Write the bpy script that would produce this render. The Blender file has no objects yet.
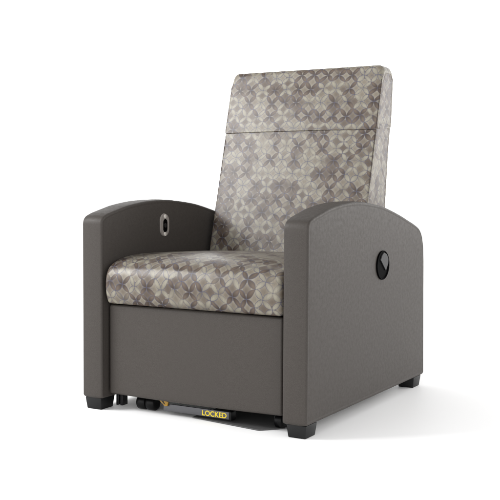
import bpy, math, random
from mathutils import Vector, Matrix

S = bpy.context.scene
C = S.collection

# ------------------------------------------------------------------ camera
CAM_POS = Vector((2.01463, -2.44464, 0.69746))
R_ = Vector((0.867372, 0.497619, 0.005789)); 
YAW, PITCH, ROLL, FPX = 0.5209, -0.0590, 0.0058, 982.97
fw = Vector((-math.sin(YAW)*math.cos(PITCH), math.cos(YAW)*math.cos(PITCH), math.sin(PITCH)))
r0 = Vector((math.cos(YAW), math.sin(YAW), 0)); u0 = r0.cross(fw)
rv = r0*math.cos(ROLL) + u0*math.sin(ROLL); uv_ = u0*math.cos(ROLL) - r0*math.sin(ROLL)
cd = bpy.data.cameras.new('camera'); cam = bpy.data.objects.new('camera', cd); C.objects.link(cam)
cd.sensor_width = 36; cd.lens = FPX/500*36; cd.clip_start = .05; cd.clip_end = 500
m = Matrix((rv, uv_, -fw)).transposed().to_4x4(); m.translation = CAM_POS
cam.matrix_world = m
S.camera = cam

# ------------------------------------------------------------------ light
S.view_settings.view_transform = 'Standard'; S.view_settings.look = 'None'
S.view_settings.exposure = .75; S.view_settings.gamma = 1
w = bpy.data.worlds.new('World'); S.world = w; w.use_nodes = True
nt = w.node_tree; nt.nodes.clear()
wo = nt.nodes.new('ShaderNodeOutputWorld'); bg = nt.nodes.new('ShaderNodeBackground')
tc = nt.nodes.new('ShaderNodeTexCoord'); sp = nt.nodes.new('ShaderNodeSeparateXYZ'); rp = nt.nodes.new('ShaderNodeValToRGB')
nt.links.new(tc.outputs['Generated'], sp.inputs[0]); nt.links.new(sp.outputs['Z'], rp.inputs[0])
nt.links.new(rp.outputs[0], bg.inputs[0]); nt.links.new(bg.outputs[0], wo.inputs[0])
e = rp.color_ramp.elements           # white studio walls, dimmer ceiling
e[0].position = .0; e[0].color = (1, 1, 1, 1)
e[1].position = .80; e[1].color = (.20, .20, .20, 1)
x = e.new(.25); x.color = (1, 1, 1, 1)
bg.inputs[1].default_value = 1.56

def area(name, loc, target, size, sizey, power, col=(1, 1, 1)):
    l = bpy.data.lights.new(name, 'AREA'); l.shape = 'RECTANGLE'; l.size = size; l.size_y = sizey
    l.energy = power; l.color = col
    o = bpy.data.objects.new(name, l); C.objects.link(o); o.location = loc
    o.rotation_euler = (Vector(target)-Vector(loc)).to_track_quat('-Z', 'Y').to_euler()
    return o
area('key_softbox', (-2.2, -1.88, 2.6), (.4, .3, .6), 1.4, 1.3, 88)
area('side_softbox', (3.1, 3.4, 1.35), (.7, .5, .55), 2.0, 1.3, 26, (1, .965, .93))

# ------------------------------------------------------------------ node helpers
class N:
    def __init__(s, name):
        s.m = bpy.data.materials.new(name); s.m.use_nodes = True; s.t = s.m.node_tree
        s.b = s.t.nodes['Principled BSDF']
    def node(s, typ, **kw):
        n = s.t.nodes.new(typ)
        for k, v in kw.items(): setattr(n, k, v)
        return n
    def put(s, inp, v):
        if isinstance(v, bpy.types.NodeSocket): s.t.links.new(v, inp)
        elif v is not None: inp.default_value = v
    def math(s, op, a, b=None, c=None):
        n = s.node('ShaderNodeMath', operation=op)
        for i, v in enumerate((a, b, c)):
            if v is not None: s.put(n.inputs[i], v)
        return n.outputs[0]
    def mix(s, f, a, b, mode='MIX'):
        n = s.node('ShaderNodeMix', data_type='RGBA', blend_type=mode)
        s.put(n.inputs[0], f); s.put(n.inputs[6], a); s.put(n.inputs[7], b)
        return n.outputs[2]
    def noise(s, vec, scale, detail=2, rough=.5):
        n = s.node('ShaderNodeTexNoise'); s.put(n.inputs['Vector'], vec)
        n.inputs['Scale'].default_value = scale; n.inputs['Detail'].default_value = detail; n.inputs['Roughness'].default_value = rough
        return n
    def ramp(s, v, a, b, lo=0., hi=1.):
        n = s.node('ShaderNodeMapRange', interpolation_type='SMOOTHSTEP'); s.put(n.inputs[0], v)
        n.inputs[1].default_value = a; n.inputs[2].default_value = b; n.inputs[3].default_value = lo; n.inputs[4].default_value = hi
        return n.outputs[0]
    def comb(s, x, y, z=0.):
        n = s.node('ShaderNodeCombineXYZ'); s.put(n.inputs[0], x); s.put(n.inputs[1], y); s.put(n.inputs[2], z)
        return n.outputs[0]
    def bump(s, h, strength, dist):
        n = s.node('ShaderNodeBump'); s.put(n.inputs['Height'], h); n.inputs['Strength'].default_value = strength; n.inputs['Distance'].default_value = dist
        s.t.links.new(n.outputs[0], s.b.inputs['Normal'])

def plain(name, col, rough=.5, metal=0., spec=.5, grain=0.):
    n = N(name); n.b.inputs['Roughness'].default_value = rough; n.b.inputs['Metallic'].default_value = metal
    n.b.inputs['Specular IOR Level'].default_value = spec
    c4 = (*col, 1)
    obj = n.node('ShaderNodeTexCoord').outputs['Object']
    nz = n.noise(obj, 60, 3).outputs[0]
    n.put(n.b.inputs['Base Color'], n.mix(nz, tuple(v*.85 for v in col)+(1,), tuple(min(1, v*1.15) for v in col)+(1,)))
    if grain: n.bump(n.noise(obj, 900, 2).outputs[0], grain, .0005)
    return n.m

def upholstery():
    n = N('grey_upholstery')
    obj = n.node('ShaderNodeTexCoord').outputs['Object']
    fine = n.noise(obj, 520, 3, .65).outputs[0]
    mid = n.noise(obj, 90, 3, .6).outputs[0]
    big = n.noise(obj, 5, 2).outputs[0]
    base = n.mix(n.ramp(fine, .32, .7), (.0350, .0300, .0262, 1), (.0480, .0418, .0374, 1))
    base = n.mix(n.math('MULTIPLY', n.ramp(mid, .45, .8), .10), base, (.026, .0225, .020, 1))
    base = n.mix(n.math('MULTIPLY', n.ramp(big, .35, .65), .10), base, (.042, .0372, .034, 1))
    n.put(n.b.inputs['Base Color'], base)
    n.put(n.b.inputs['Roughness'], n.ramp(mid, .2, .8, .46, .60))
    n.b.inputs['Specular IOR Level'].default_value = .20
    h = n.math('ADD', n.math('MULTIPLY', fine, .6), n.math('MULTIPLY', mid, .4))
    n.bump(h, .13, .0006)
    return n.m

def circles_fabric():
    n = N('circle_print_vinyl')
    uvn = n.node('ShaderNodeUVMap'); uvn.uv_map = 'UVMap'
    mp = n.node('ShaderNodeMapping'); n.put(mp.inputs[0], uvn.outputs[0])
    P = 1/.0500
    mp.inputs['Scale'].default_value = (P, P, 1); mp.inputs['Rotation'].default_value = (0, 0, math.radians(-2))
    wv = n.noise(mp.outputs[0], .55, 1)
    wsub = n.node('ShaderNodeVectorMath', operation='SUBTRACT'); n.put(wsub.inputs[0], wv.outputs['Color']); wsub.inputs[1].default_value = (.5, .5, .5)
    wsc = n.node('ShaderNodeVectorMath', operation='SCALE'); n.put(wsc.inputs[0], wsub.outputs[0]); wsc.inputs['Scale'].default_value = .50
    wad = n.node('ShaderNodeVectorMath', operation='ADD'); n.put(wad.inputs[0], mp.outputs[0]); n.put(wad.inputs[1], wsc.outputs[0])
    sx = n.node('ShaderNodeSeparateXYZ'); n.put(sx.inputs[0], wad.outputs[0])
    X, Y = sx.outputs[0], sx.outputs[1]
    def rad(x, y):
        return n.math('SQRT', n.math('ADD', n.math('MULTIPLY', x, x), n.math('MULTIPLY', y, y)))
    def cen(v, o): # signed distance to the nearest lattice point at integer+o
        return n.math('SUBTRACT', n.math('FRACT', n.math('ADD', v, .5-o)), .5)
    ax, ay, bx, by = cen(X, 0.), cen(Y, 0.), cen(X, .5), cen(Y, .5)
    f1, f2 = rad(ax, ay), rad(bx, by)
    i1 = n.ramp(f1, .492, .508, 1, 0); i2 = n.ramp(f2, .492, .508, 1, 0)
    petal = n.math('MULTIPLY', i1, i2)
    # nodes, where four petals meet: (integer+.5, integer) and (integer, integer+.5)
    na, nb = rad(bx, ay), rad(ax, by)
    dn = n.math('MINIMUM', na, nb)
    def cell(kx, ky, ox, oy, z):
        wn = n.node('ShaderNodeTexWhiteNoise', noise_dimensions='3D')
        n.put(wn.inputs['Vector'], n.comb(n.math('FLOOR', n.math('ADD', n.math('MULTIPLY', X, kx), ox)), n.math('FLOOR', n.math('ADD', n.math('MULTIPLY', Y, ky), oy)), z))
        return wn.outputs['Value']
    flower = cell(1, 1, 0., .5, 3.)       # four petals round an A node
    ring = cell(1, 1, .5, .5, 7.)         # four petals round a circle centre
    single = cell(2, 2, 0., 0., 11.)
    pc = n.comb(n.math('FLOOR', n.math('MULTIPLY', X, 2.)), n.math('FLOOR', n.math('MULTIPLY', Y, 2.)), 0.)
    clus = n.noise(pc, .37, 1).outputs[0]
    sc = n.math('ADD', n.math('ADD', n.math('MULTIPLY', flower, .84), n.math('MULTIPLY', ring, .06)), n.math('ADD', n.math('MULTIPLY', single, .12), n.math('MULTIPLY', clus, .8)))
    dark = n.ramp(sc, .88, .99)
    streak = n.noise(n.comb(n.math('MULTIPLY', X, 9.), n.math('MULTIPLY', Y, 2.)), 1.6, 3, .7).outputs[0]
    g = n.ramp(na, .04, .66)
    cream = n.mix(g, (.165, .151, .118, 1), (.236, .220, .174, 1))
    mauve = n.mix(g, (.036, .0250, .0185, 1), (.112, .084, .064, 1))
    pcol = n.mix(dark, cream, mauve)
    rim = n.ramp(n.math('MINIMUM', n.math('ABSOLUTE', n.math('SUBTRACT', f1, .5)), n.math('ABSOLUTE', n.math('SUBTRACT', f2, .5))), .02, .14, .38, 0)
    pcol = n.mix(rim, pcol, n.mix(dark, (.120, .102, .080, 1), (.036, .024, .018, 1)))
    st = n.ramp(n.math('ADD', n.math('MULTIPLY', cell(2, 2, .5, .5, 31.), .55), n.math('MULTIPLY', n.noise(wad.outputs[0], .75, 1).outputs[0], .9)), .52, 1.06)
    star_a = n.mix(st, (.194, .174, .138, 1), (.088, .068, .053, 1))
    star_b = n.mix(st, (.142, .122, .095, 1), (.068, .051, .039, 1))
    star = n.mix(n.ramp(n.math('MINIMUM', f1, f2), .02, .32), star_b, star_a)
    col = n.mix(petal, star, pcol)
    col = n.mix(n.math('MULTIPLY', n.ramp(streak, .35, .75), .25), col, (.065, .053, .047, 1))
    # thin blue-violet outlines, broken here and there
    ln = n.math('MINIMUM', n.math('ABSOLUTE', n.math('SUBTRACT', f1, .5)), n.math('ABSOLUTE', n.math('SUBTRACT', f2, .5)))
    lm = n.ramp(ln, .011, .030, 1, 0)
    brk = n.ramp(n.noise(wad.outputs[0], 1.1, 2).outputs[0], .36, .56, .35, .95)
    spoke_h = n.math('MULTIPLY', n.ramp(n.math('ABSOLUTE', ay), .008, .022, 1, 0), n.ramp(cell(1, 1, 0., .5, 23.), .80, .82))
    lm = n.math('MAXIMUM', n.math('MULTIPLY', lm, brk), n.math('MULTIPLY', spoke_h, .6))
    col = n.mix(n.math('MULTIPLY', lm, .74), col, (.052, .053, .080, 1))
    dot = n.ramp(dn, .025, .055, .6, 0)
    col = n.mix(dot, col, (.042, .040, .066, 1))
    n.put(n.b.inputs['Base Color'], col)
    obj = n.node('ShaderNodeTexCoord').outputs['Object']
    fine = n.noise(obj, 500, 3, .6).outputs[0]; lump = n.noise(obj, 7, 1).outputs[0]
    n.put(n.b.inputs['Roughness'], n.ramp(fine, .2, .8, .30, .42))
    n.b.inputs['Specular IOR Level'].default_value = .24
    n.bump(n.math('ADD', n.math('MULTIPLY', fine, .05), n.math('MULTIPLY', lump, 1.)), .16, .004)
    return n.m

GREY = upholstery(); PRINT = circles_fabric()
FOOT = plain('black_plastic', (.0035, .0035, .0038), .45, 0, .25, .3)
RUBBER = plain('black_rubber', (.002, .002, .0022), .35, 0, .15)
STEEL = plain('grey_painted_steel', (.075, .075, .08), .38, .6)
DARKSTEEL = plain('dark_steel', (.008, .008, .009), .4, .3)
YELLOW = plain('yellow_lettering', (.70, .52, .008), .5)
AMBER = plain('amber_sticker', (.30, .16, .004), .45)
BEIGE = plain('warm_grey_plastic', (.20, .18, .165), .4)
IVORY = plain('ivory_plastic', (.50, .47, .43), .35)
GLOSS = plain('satin_black_plastic', (.0008, .0008, .0009), .6, 0, .02)
FLAP = plain('grey_plastic', (.030, .030, .031), .5, 0, .2)
PLATE = plain('grey_sheet', (.075, .075, .075), .7, 0, .2)
LINING = plain('black_lining_cloth', (.012, .012, .012), .9)

# ------------------------------------------------------------------ mesh helpers
def link(name, verts, faces, mat, parent=None, uvs=None, smooth=True, loc=None):
    me = bpy.data.meshes.new(name); me.from_pydata([tuple(v) for v in verts], [], faces); me.update()
    if uvs:
        lay = me.uv_layers.new(name='UVMap')
        k = 0
        for f, poly in zip(uvs, me.polygons):
            for li, uvv in zip(poly.loop_indices, f): lay.data[li].uv = uvv
    for p in me.polygons: p.use_smooth = smooth
    me.materials.append(mat)
    o = bpy.data.objects.new(name, me); C.objects.link(o)
    if parent: o.parent = parent
    return o

def fillet(pts, step=.008):
    """closed polyline; points (y, z, radius) -> evenly stepped rounded outline"""
    n = len(pts); out = []
    for i in range(n):
        p0, p1, p2 = Vector(pts[i-1][:2]), Vector(pts[i][:2]), Vector(pts[(i+1) % n][:2])
        r = pts[i][2] if len(pts[i]) > 2 else 0
        a, b = (p0-p1), (p2-p1); la, lb = a.length, b.length; a /= la; b /= lb
        ang = math.acos(max(-1, min(1, a.dot(b))))
        if r <= 0 or ang > 3.1: out.append(p1); continue
        t = min(r/math.tan(ang/2), la*.49, lb*.49); r = t*math.tan(ang/2)
        bis = (a+b).normalized(); c = p1+bis*(r/math.sin(ang/2))
        s, e_ = p1+a*t, p1+b*t
        a0 = math.atan2(s.y-c.y, s.x-c.x); a1 = math.atan2(e_.y-c.y, e_.x-c.x)
        d = (a1-a0+math.pi) % (2*math.pi)-math.pi
        k = max(3, int(abs(d)/.16))
        for j in range(k+1): out.append(Vector((c.x+r*math.cos(a0+d*j/k), c.y+r*math.sin(a0+d*j/k))))
    # subdivide long stretches
    res = []
    for i in range(len(out)):
        p, q = out[i], out[(i+1) % len(out)]; L = (q-p).length
        if L < 1e-5: continue
        k = max(1, int(L/step))
        for j in range(k): res.append(p.lerp(q, j/k))
    return res

def spline(pts, k=6):
    out = []
    P = [Vector(p) for p in pts]
    for i in range(len(P)-1):
        p0 = P[max(i-1, 0)]; p1 = P[i]; p2 = P[i+1]; p3 = P[min(i+2, len(P)-1)]
        for j in range(k):
            t = j/k
            out.append(.5*((2*p1)+(-p0+p2)*t+(2*p0-5*p1+4*p2-p3)*t*t+(-p0+3*p1-3*p2+p3)*t**3))
    out.append(P[-1]); return [(v.x, v.y, 0) for v in out]

def pad(name, outline, x0, x1, mat, parent, radius=lambda y, z: .008, groove=.0, puff=.0, crown=lambda y, z: 0., stations=12, uv_off=(0, 0), extra=None, cdir=None):
    """upholstered slab: a (y,z) outline carried along x, rounded rims, optional seam groove and puffed end panels"""
    n = len(outline); area2 = sum(outline[i].x*outline[(i+1) % n].y-outline[(i+1) % n].x*outline[i].y for i in range(n))
    if area2 < 0: outline = outline[::-1]
    nor = []
    for i in range(n):
        t = outline[(i+1) % n]-outline[i-1]; t.normalize(); nor.append(Vector((t.y, -t.x)))
    for _ in range(2):
        nor = [(nor[i-1]+nor[i]*2+nor[(i+1) % n]).normalized() for i in range(n)]
    cen = sum(outline, Vector((0, 0)))/n
    arc = [0.]
    for i in range(n): arc.append(arc[-1]+(outline[(i+1) % n]-outline[i]).length)
    rad = [radius(p.x, p.y) for p in outline]
    for _ in range(3): rad = [(rad[i-1]+rad[i]+rad[(i+1) % n])/3 for i in range(n)]
    crw = [crown(p.x, p.y) for p in outline]
    for _ in range(4): crw = [(crw[i-1]+crw[i]+crw[(i+1) % n])/3 for i in range(n)]
    mid, half = (x0+x1)/2, (x1-x0)/2
    import numpy as np
    OA = np.array([tuple(p) for p in outline]); OB = np.roll(OA, -1, 0); OD = OB-OA; OL = (OD**2).sum(1)
    def inset(ds):
        q = [p-nr*d for p, nr, d in zip(outline, nor, ds)]
        Q = np.array([tuple(v) for v in q])
        t = np.clip(((Q[:, None]-OA[None])*OD[None]).sum(2)/OL[None], 0, 1)
        dist = np.sqrt((((OA[None]+t[..., None]*OD[None])-Q[:, None])**2).sum(2).min(1))
        ok = dist >= np.array(ds)*.97-1e-6
        if ok.all() or not ok.any(): return q
        for i in range(n):          # points of a folded corner slide onto the line between their sound neighbours
            if ok[i]: continue
            a = i
            while not ok[a % n]: a -= 1
            b = i
            while not ok[b % n]: b += 1
            q[i] = Vector(Q[a % n]).lerp(Vector(Q[b % n]), (i-a)/(b-a))
        return q
    rings = []           # each: list of (Vector3), kind
    def side(sg):
        L = []
        base16 = inset([rd+.016 for rd in rad])
        inner = [(t_, puff) for t_ in (.985, .95, .89, .80, .68, .54, .4, .25, .1)]
        for t, pf in reversed(inner):
            L.append(([Vector((mid+sg*(half+pf*(1-t**4)**1), *(cen.lerp(p, t)))) for p in base16], 'cap'))
        if groove:
            L.append(([Vector((mid+sg*(half-.0002), *p)) for p in inset([rd+.011 for rd in rad])], 'cap'))
            L.append(([Vector((mid+sg*(half-groove*.7), *p)) for p in inset([rd+.0062 for rd in rad])], 'cap'))
            L.append(([Vector((mid+sg*(half-groove), *p)) for p in inset([rd+.0048 for rd in rad])], 'cap'))
            L.append(([Vector((mid+sg*(half-groove*.6), *p)) for p in inset([rd+.0034 for rd in rad])], 'band'))
        for k in range(6, -1, -1):
            th = k/6*math.pi/2
            L.append(([Vector((mid+sg*(half-rd*(1-math.sin(th))), *p)) for p, rd in zip(inset([rd*(1-math.cos(th)) for rd in rad]), rad)], 'band'))
        return L
    lft = side(-1); rgt = side(1)
    rings += lft
    for k in range(1, stations):
        t = -1+2*k/stations
        ring = []
        for p, nr, rd, cr in zip(outline, nor, rad, crw):
            h = half-rd; q = p+(cdir or nr)*cr*(1-abs(t)**2.4)
            ring.append(Vector((mid+t*h, q.x, q.y)))
        rings.append((ring, 'band'))
    rings += rgt[::-1]
    V, F, U = [], [], []
    for ring, _ in rings: V += ring
    if extra: V = [extra(v) for v in V]
    for k in range(len(rings)-1):
        cap = rings[k][1] == 'cap' and True or rings[k+1][1] == 'cap'
        for i in range(n):
            j = (i+1) % n
            idx = [k*n+i, k*n+j, (k+1)*n+j, (k+1)*n+i]
            F.append(idx)
            if cap: U.append([(V[q][1]+uv_off[0]+.37, V[q][2]+uv_off[1]) for q in idx])
            else:
                ss = [arc[i], arc[i+1], arc[i+1], arc[i]]
                U.append([(V[q][0]+uv_off[0], s_+uv_off[1]) for q, s_ in zip(idx, ss)])
    for base, rev in ((0, True), ((len(rings)-1)*n, False)):
        c = len(V); V.append(sum((V[base+i] for i in range(n)), Vector((0, 0, 0)))/n)
        for i in range(n):
            f = [base+i, base+(i+1) % n, c]
            if rev: f = f[::-1]
            F.append(f); U.append([(V[q][1]+uv_off[0]+.37, V[q][2]+uv_off[1]) for q in f])
    # faces of the bands: make normals point out
    o = link(name, V, F, mat, parent, U)
    import bmesh
    bm = bmesh.new(); bm.from_mesh(o.data); bmesh.ops.recalc_face_normals(bm, faces=bm.faces); bm.to_mesh(o.data); bm.free()
    return o

import bmesh
def bm_obj(name, bm, mat, parent, bev=0., seg=2, smooth=True):
    if bev: bmesh.ops.bevel(bm, geom=bm.edges[:], offset=bev, segments=seg, affect='EDGES', profile=.5)
    bmesh.ops.recalc_face_normals(bm, faces=bm.faces)
    me = bpy.data.meshes.new(name); bm.to_mesh(me); bm.free()
    for p in me.polygons: p.use_smooth = smooth
    me.materials.append(mat); o = bpy.data.objects.new(name, me); C.objects.link(o)
    if parent: o.parent = parent
    if smooth: me.set_sharp_from_angle(angle=math.radians(40))
    return o
def bx(bm, lo, hi, taper=0.):
    c = [Vector((x_, y_, z_)) for z_ in (lo[2], hi[2]) for y_ in (lo[1], hi[1]) for x_ in (lo[0], hi[0])]
    mx, my = (lo[0]+hi[0])/2, (lo[1]+hi[1])/2
    v = []
    for i, p in enumerate(c):
        if i < 4 and taper: p = Vector((mx+(p.x-mx)*(1-taper), my+(p.y-my)*(1-taper), p.z))
        v.append(bm.verts.new(p))
    for f in ((0, 1, 3, 2), (4, 5, 7, 6), (0, 1, 5, 4), (2, 3, 7, 6), (0, 2, 6, 4), (1, 3, 7, 5)): bm.faces.new([v[i] for i in f])
def cyl(bm, c, r, x0, x1, n=40, rim=.006):
    prof = [(x0, 0), (x0, r-rim*1.6), (x0+rim*.3, r-rim*.5), (x0+rim, r), (x1-rim, r), (x1-rim*.3, r-rim*.5), (x1, r-rim*1.6), (x1, 0)]
    rows = []
    for px, pr in prof:
        if pr == 0: rows.append([bm.verts.new((px, c[0], c[1]))]); continue
        rows.append([bm.verts.new((px, c[0]+pr*math.cos(a*2*math.pi/n), c[1]+pr*math.sin(a*2*math.pi/n))) for a in range(n)])
    for a, b in zip(rows[:-1], rows[1:]):
        for i in range(n):
            j = (i+1) % n
            if len(a) == 1: bm.faces.new((a[0], b[i], b[j]))
            elif len(b) == 1: bm.faces.new((a[i], a[j], b[0]))
            else: bm.faces.new((a[i], a[j], b[j], b[i]))

# ------------------------------------------------------------------ setting
def floor():
    n = N('white_studio_floor')
    obj = n.node('ShaderNodeTexCoord').outputs['Object']
    n.put(n.b.inputs['Base Color'], n.mix(n.noise(obj, 3, 2).outputs[0], (.93, .93, .93, 1), (.95, .95, .95, 1)))
    n.b.inputs['Roughness'].default_value = .6; n.b.inputs['Specular IOR Level'].default_value = .25
    s = 60
    o = link('floor', [(-s, -s, 0), (s, -s, 0), (s, s, 0), (-s, s, 0)], [(0, 1, 2, 3)], n.m, None, smooth=False)
    o['kind'] = 'structure'; o['label'] = 'plain white studio floor under the armchair'; o['category'] = 'floor'
floor()

# ------------------------------------------------------------------ the chair
W, A = .80, .0764
chair = bpy.data.objects.new('recliner_chair', None); C.objects.link(chair); chair.empty_display_size = .2
chair.location = (0, 0, 0)
chair['label'] = 'grey recliner armchair with circle patterned seat and tall backrest on white floor'
chair['category'] = 'armchair'

# armrests
arm_out = fillet([(0, .0386, .010), (0, .613, .034)] +
                 spline([(.040, .6275), (.09, .6395), (.15, .6525), (.25, .6650), (.36, .6690), (.46, .6625), (.56, .6510), (.69, .6250), (.78, .6030), (.842, .5870), (.887, .5715), (.914, .550), (.928, .523), (.936, .492), (.941, .45)]) +
                 [(.9560, .0386, .012)], .010)
def arm(x0, x1):
    return pad('armrest', arm_out, x0, x1, GREY, chair, lambda y, z: .0070, .0005, .0022, lambda y, z: .0015, 6)
arm_l = arm(-.0045, A-.0030); arm_r = arm(W-A-.0040, W-.0025)
arm_l['label'] = 'armrest with handset port on its inner face'
arm_r['label'] = 'armrest with round release handle on its outer face'

# front (footrest) panel
pad('front_panel', fillet([(.029, .052, .008), (.029, .3385, .009), (.080, .3385, .009), (.080, .052, .008)], .012), A+.0035, W-A-.0195, GREY, chair,
    lambda y, z: .008, 0, .0, lambda y, z: .004 if y < .035 else 0., 14)

# seat cushion
seat_side = [(.014, .3435, .010), (.004, .368, .0)] + spline([(.001, .388), (-.002, .408), (.000, .428), (.0065, .446), (.018, .461), (.038, .4735), (.085, .4860), (.155, .4925), (.226, .4930), (.40, .489), (.60, .478), (.70, .470)]) + [(.70, .3435, .012)]
pad('seat_cushion', fillet(seat_side, .010), A+.0055, W-A-.0100, PRINT, chair,
    lambda y, z: .020 if z > .40 else (.016 if y < .1 else .01), 0, .003, lambda y, z: (.010 if z > .45 else .009) if z > .36 else .0, 20, uv_off=(.013, .02))

# backrest
back_side = [(.570, .375, .02), (.600, .485, 0), (.6475, .6726, 0), (.695, .843, 0), (.7425, 1.030, 0), (.7715, 1.139, .018),
             (.853, 1.141, .030), (.866, 1.10, .02), (.8545, .945, 0), (.836, .849, 0), (.814, .648, 0), (.790, .375, .02)]
def back_r(y, z):
    front = (.600+(z-.485)*.2625)
    if z > 1.115: return .024
    return .0075 if y < front+.035 else .012
BDIR = Vector((-.967, .254))
def bcrown(y, z):
    f = y-(.600+(z-.485)*.2625)
    return .008*max(0, min(1, (1.11-z)/.1))*max(0, min(1, (.12-f)/.12)) if z > .4 else 0.
back = pad('backrest', fillet(back_side, .012), .094, .6995, PRINT, chair, back_r, .0016, .0018, bcrown, 18, uv_off=(.11, .31), cdir=BDIR)
# headrest cover: a sleeve over the top of the backrest
E_ = .0034
def fr(z): return .600+(z-.485)*.2625
head_side = [(fr(.9135)-E_, .9135, .0025), (.7425-E_, 1.030, 0), (.7715-E_, 1.139+E_, .020), (.853+.002, 1.139+E_, .032), (.866+.002, 1.10, .02), (.8545+.0016, .945, 0), (.8486+.0016, .9145, .0025)]
pad('headrest_cover', fillet(head_side, .012), .094-.0022, .6995+.0018, PRINT, back,
    lambda y, z: .025 if z > 1.115 else (.0078 if y < fr(z)+.035 else .012), .0016, .0012,
    bcrown, 18, uv_off=(.16, .36), cdir=BDIR)

# stitched seams where the front of the back meets its side panels
SEAM = plain('brown_seam_thread', (.030, .022, .018), .7, 0, .2)
def tube(name, pts, r, mat, parent, n=8):
    V, F = [], []
    for i, p in enumerate(pts):
        t = (pts[min(i+1, len(pts)-1)]-pts[max(i-1, 0)]).normalized()
        a = t.cross(Vector((1, 0, 0))).normalized(); b = t.cross(a)
        for k in range(n):
            th = 2*math.pi*k/n; V.append(p+a*r*math.cos(th)+b*r*math.sin(th))
    for i in range(len(pts)-1):
        for k in range(n): F.append((i*n+k, i*n+(k+1) % n, (i+1)*n+(k+1) % n, (i+1)*n+k))
    return link(name, V, F, mat, parent)
for sx, xe, xh in ((-1, .094, .094-.0022), (1, .6995, .6995+.0018)):
    tube('seam', [Vector((xe-sx*.0026, fr(z_)+.0020, z_)) for z_ in [.50+.405*k/40 for k in range(41)]], .0011, SEAM, back)
    tube('seam', [Vector((xh-sx*.0027, fr(z_)-E_+.0021, z_)) for z_ in [.918+.172*k/20 for k in range(21)]], .0011, SEAM, back)

# underside lining
bm = bmesh.new(); bx(bm, (A+.01, .130, .046), (W-A-.01, .90, .075)); bm_obj('underside_lining', bm, LINING, chair)
bm = bmesh.new(); bx(bm, (A+.002, .80, .075), (W-A-.002, .90, .46)); bm_obj('rear_panel', bm, GREY, chair, .012, 3)

# feet
def foot(x0, y0):
    bm = bmesh.new(); bx(bm, (x0, y0, 0), (x0+.064, y0+.072, .0384), .14)
    return bm_obj('foot', bm, FOOT, chair, .0022, 2)
foot(.001, .006); foot(W-.070, .006); foot(W-.070, .863); foot(.003, .863)

# handset port on the inner face of the left armrest
def stadium(w2, h2, n=20):
    pts = []
    for k in range(n+1): a = math.pi*k/n; pts.append((w2*math.cos(a), h2-w2+w2*math.sin(a)))
    for k in range(n+1): a = math.pi+math.pi*k/n; pts.append((w2*math.cos(a), -(h2-w2)+w2*math.sin(a)))
    return pts
def plate(name, shape, cx, cy, cz, th, mat, parent, bev, sign=1):
    bm = bmesh.new()
    a = [bm.verts.new((cx, cy+y_, cz+z_)) for y_, z_ in shape]
    b = [bm.verts.new((cx+sign*th, cy+y_*(1-bev), cz+z_*(1-bev))) for y_, z_ in shape]
    n = len(shape)
    for i in range(n): bm.faces.new((a[i], a[(i+1) % n], b[(i+1) % n], b[i]))
    bm.faces.new(b); bm.faces.new(a[::-1])
    return bm_obj(name, bm, mat, parent)
IN = A-.0004
port = plate('handset_port', stadium(.0262, .0405), IN-.003, .342, .582, .0055, BEIGE, chair, .06)
plate('slot', stadium(.0125, .0235), IN+.002, .343, .580, .0014, GLOSS, port, .05)
for z_ in (.6115, .5515): plate('button', stadium(.0075, .0076), IN+.002, .342, z_, .0022, IVORY, port, .2)
plate('socket', stadium(.0060, .0085), IN+.0028, .343, .581, .0016, DARKSTEEL, port, .1)

# release handle cup on the outer face of the right armrest
OX = W-.0002
circ = lambda r, n=48: [(r*math.cos(2*math.pi*i/n), r*math.sin(2*math.pi*i/n)) for i in range(n)]
def ring_cup(cx, cy, cz, r):
    bm = bmesh.new(); n = 56
    prof = [(r, -.004), (r, .0008), (r-.001, .0018), (r-.0024, .0018), (r-.0034, .0008), (r-.0045, -.0020)]
    rows = [[bm.verts.new((cx+h, cy+q*1.08*math.cos(2*math.pi*i/n), cz+q*math.sin(2*math.pi*i/n))) for i in range(n)] for q, h in prof]
    for a, b in zip(rows[:-1], rows[1:]):
        for i in range(n): bm.faces.new((a[i], a[(i+1) % n], b[(i+1) % n], b[i]))
    bm.faces.new(rows[-1])
    return bm
hc = Vector((.538, .4622))
cup = bm_obj('release_handle', ring_cup(OX+.0032, hc.x, hc.y, .0475), GLOSS, chair)
flap = [(p[0], p[1]) for p in fillet([(-.002, .0425, .006), (.021, .0355, .012), (.0355, .021, .010), (.0346, .004, .008), (.0155, -.0186, .0015), (-.0287, .0184, .0015), (-.019, .032, .01)], .01)]
plate('handle_paddle', flap, OX+.0020, .545, .462, .0026, FLAP, cup, .03)

# locking pedal bar with its lettering
bm = bmesh.new(); bx(bm, (.268, .060, .0125), (.5085, .066, .0355)); bar = bm_obj('locking_bar', bm, STEEL, chair, .0012, 2)
bm = bmesh.new(); bx(bm, (.509, .056, .0105), (.5185, .084, .0375)); bm_obj('end_cap', bm, RUBBER, bar, .002, 2)
def prism(bm, pts, ax, a, b):
    mk = lambda p, h: (p[0], h, p[1]) if ax == 1 else (p[0], p[1], h)
    lo_ = [bm.verts.new(mk(p, a)) for p in pts]; hi_ = [bm.verts.new(mk(p, b)) for p in pts]; n = len(pts)
    bm.faces.new(lo_); bm.faces.new(hi_[::-1])
    for i in range(n): bm.faces.new((lo_[i], lo_[(i+1) % n], hi_[(i+1) % n], hi_[i]))
bm = bmesh.new(); prism(bm, [(.252, .0500), (.290, .0435), (.287, .0300), (.278, .0285), (.262, .0410)], 1, .0540, .0590)
warn = bm_obj('sticker', bm, AMBER, bar, .0012, 2)
bm = bmesh.new(); prism(bm, [(.264, .0462), (.272, .0448), (.2800, .0345), (.2755, .0345)], 1, .0531, .0545)
bm_obj('warning_mark', bm, DARKSTEEL, bar, .0003, 1)
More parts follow.
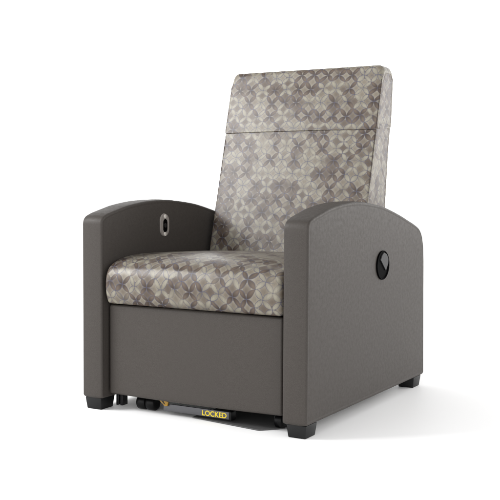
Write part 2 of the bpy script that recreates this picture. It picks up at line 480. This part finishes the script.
# thin grey sheet of uneven outline, just above the floor under the frame
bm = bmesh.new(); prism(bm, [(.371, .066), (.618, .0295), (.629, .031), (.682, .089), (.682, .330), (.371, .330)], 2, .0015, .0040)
bm_obj('low_sheet', bm, PLATE, chair, .001, 1)
tx = bpy.data.curves.new('lettering', 'FONT'); tx.body = 'LOCKED'; tx.size = .0225; tx.extrude = .0004; tx.align_x = 'LEFT'; tx.offset = .0004
to = bpy.data.objects.new('lettering_curve', tx); C.objects.link(to)
bpy.context.view_layer.update()
me = bpy.data.meshes.new_from_object(to.evaluated_get(bpy.context.evaluated_depsgraph_get()))
bpy.data.objects.remove(to)
xs = [v.co.x for v in me.vertices]; x0_, x1_ = min(xs), max(xs); k_ = .087/(x1_-x0_)
for v in me.vertices:
    v.co = Vector((.4125+(v.co.x-x0_)*k_, .0597-v.co.z*.5, .0160+v.co.y*1.0))
me.materials.clear(); me.materials.append(YELLOW)
lo = bpy.data.objects.new('lettering', me); C.objects.link(lo); lo.parent = bar

# transport casters and brackets under the frame
def caster(xc, yc):
    for dx in (-.036, -.0005):
        bm = bmesh.new(); cyl(bm, (yc, .0235), .0235, xc+dx, xc+dx+.035)
        wl = bm_obj('caster_wheel', bm, RUBBER, chair)
    bm = bmesh.new(); bx(bm, (xc-.020, yc-.004, .045), (xc+.020, yc+.022, .061)); bm_obj('caster_housing', bm, DARKSTEEL, chair, .003, 2)
caster(.186, .095); caster(.614, .82); caster(.186, .82)
def bracket(xc, yc):
    bm = bmesh.new()
    bx(bm, (xc-.0125, yc, .006), (xc-.0035, yc+.03, .061)); bx(bm, (xc+.0035, yc, .006), (xc+.0125, yc+.03, .061))
    bx(bm, (xc-.0033, yc+.010, .012), (xc+.0033, yc+.026, .055))
    bm_obj('bracket', bm, DARKSTEEL, chair, .0012, 1)
bracket(.084, .075)
bm = bmesh.new(); cyl(bm, (.095, .0235), .0235, .652, .682); bm_obj('caster_wheel', bm, RUBBER, chair)
bm = bmesh.new(); bx(bm, (.650, .089, .047), (.684, .115, .061)); bm_obj('caster_housing', bm, DARKSTEEL, chair, .003, 2)
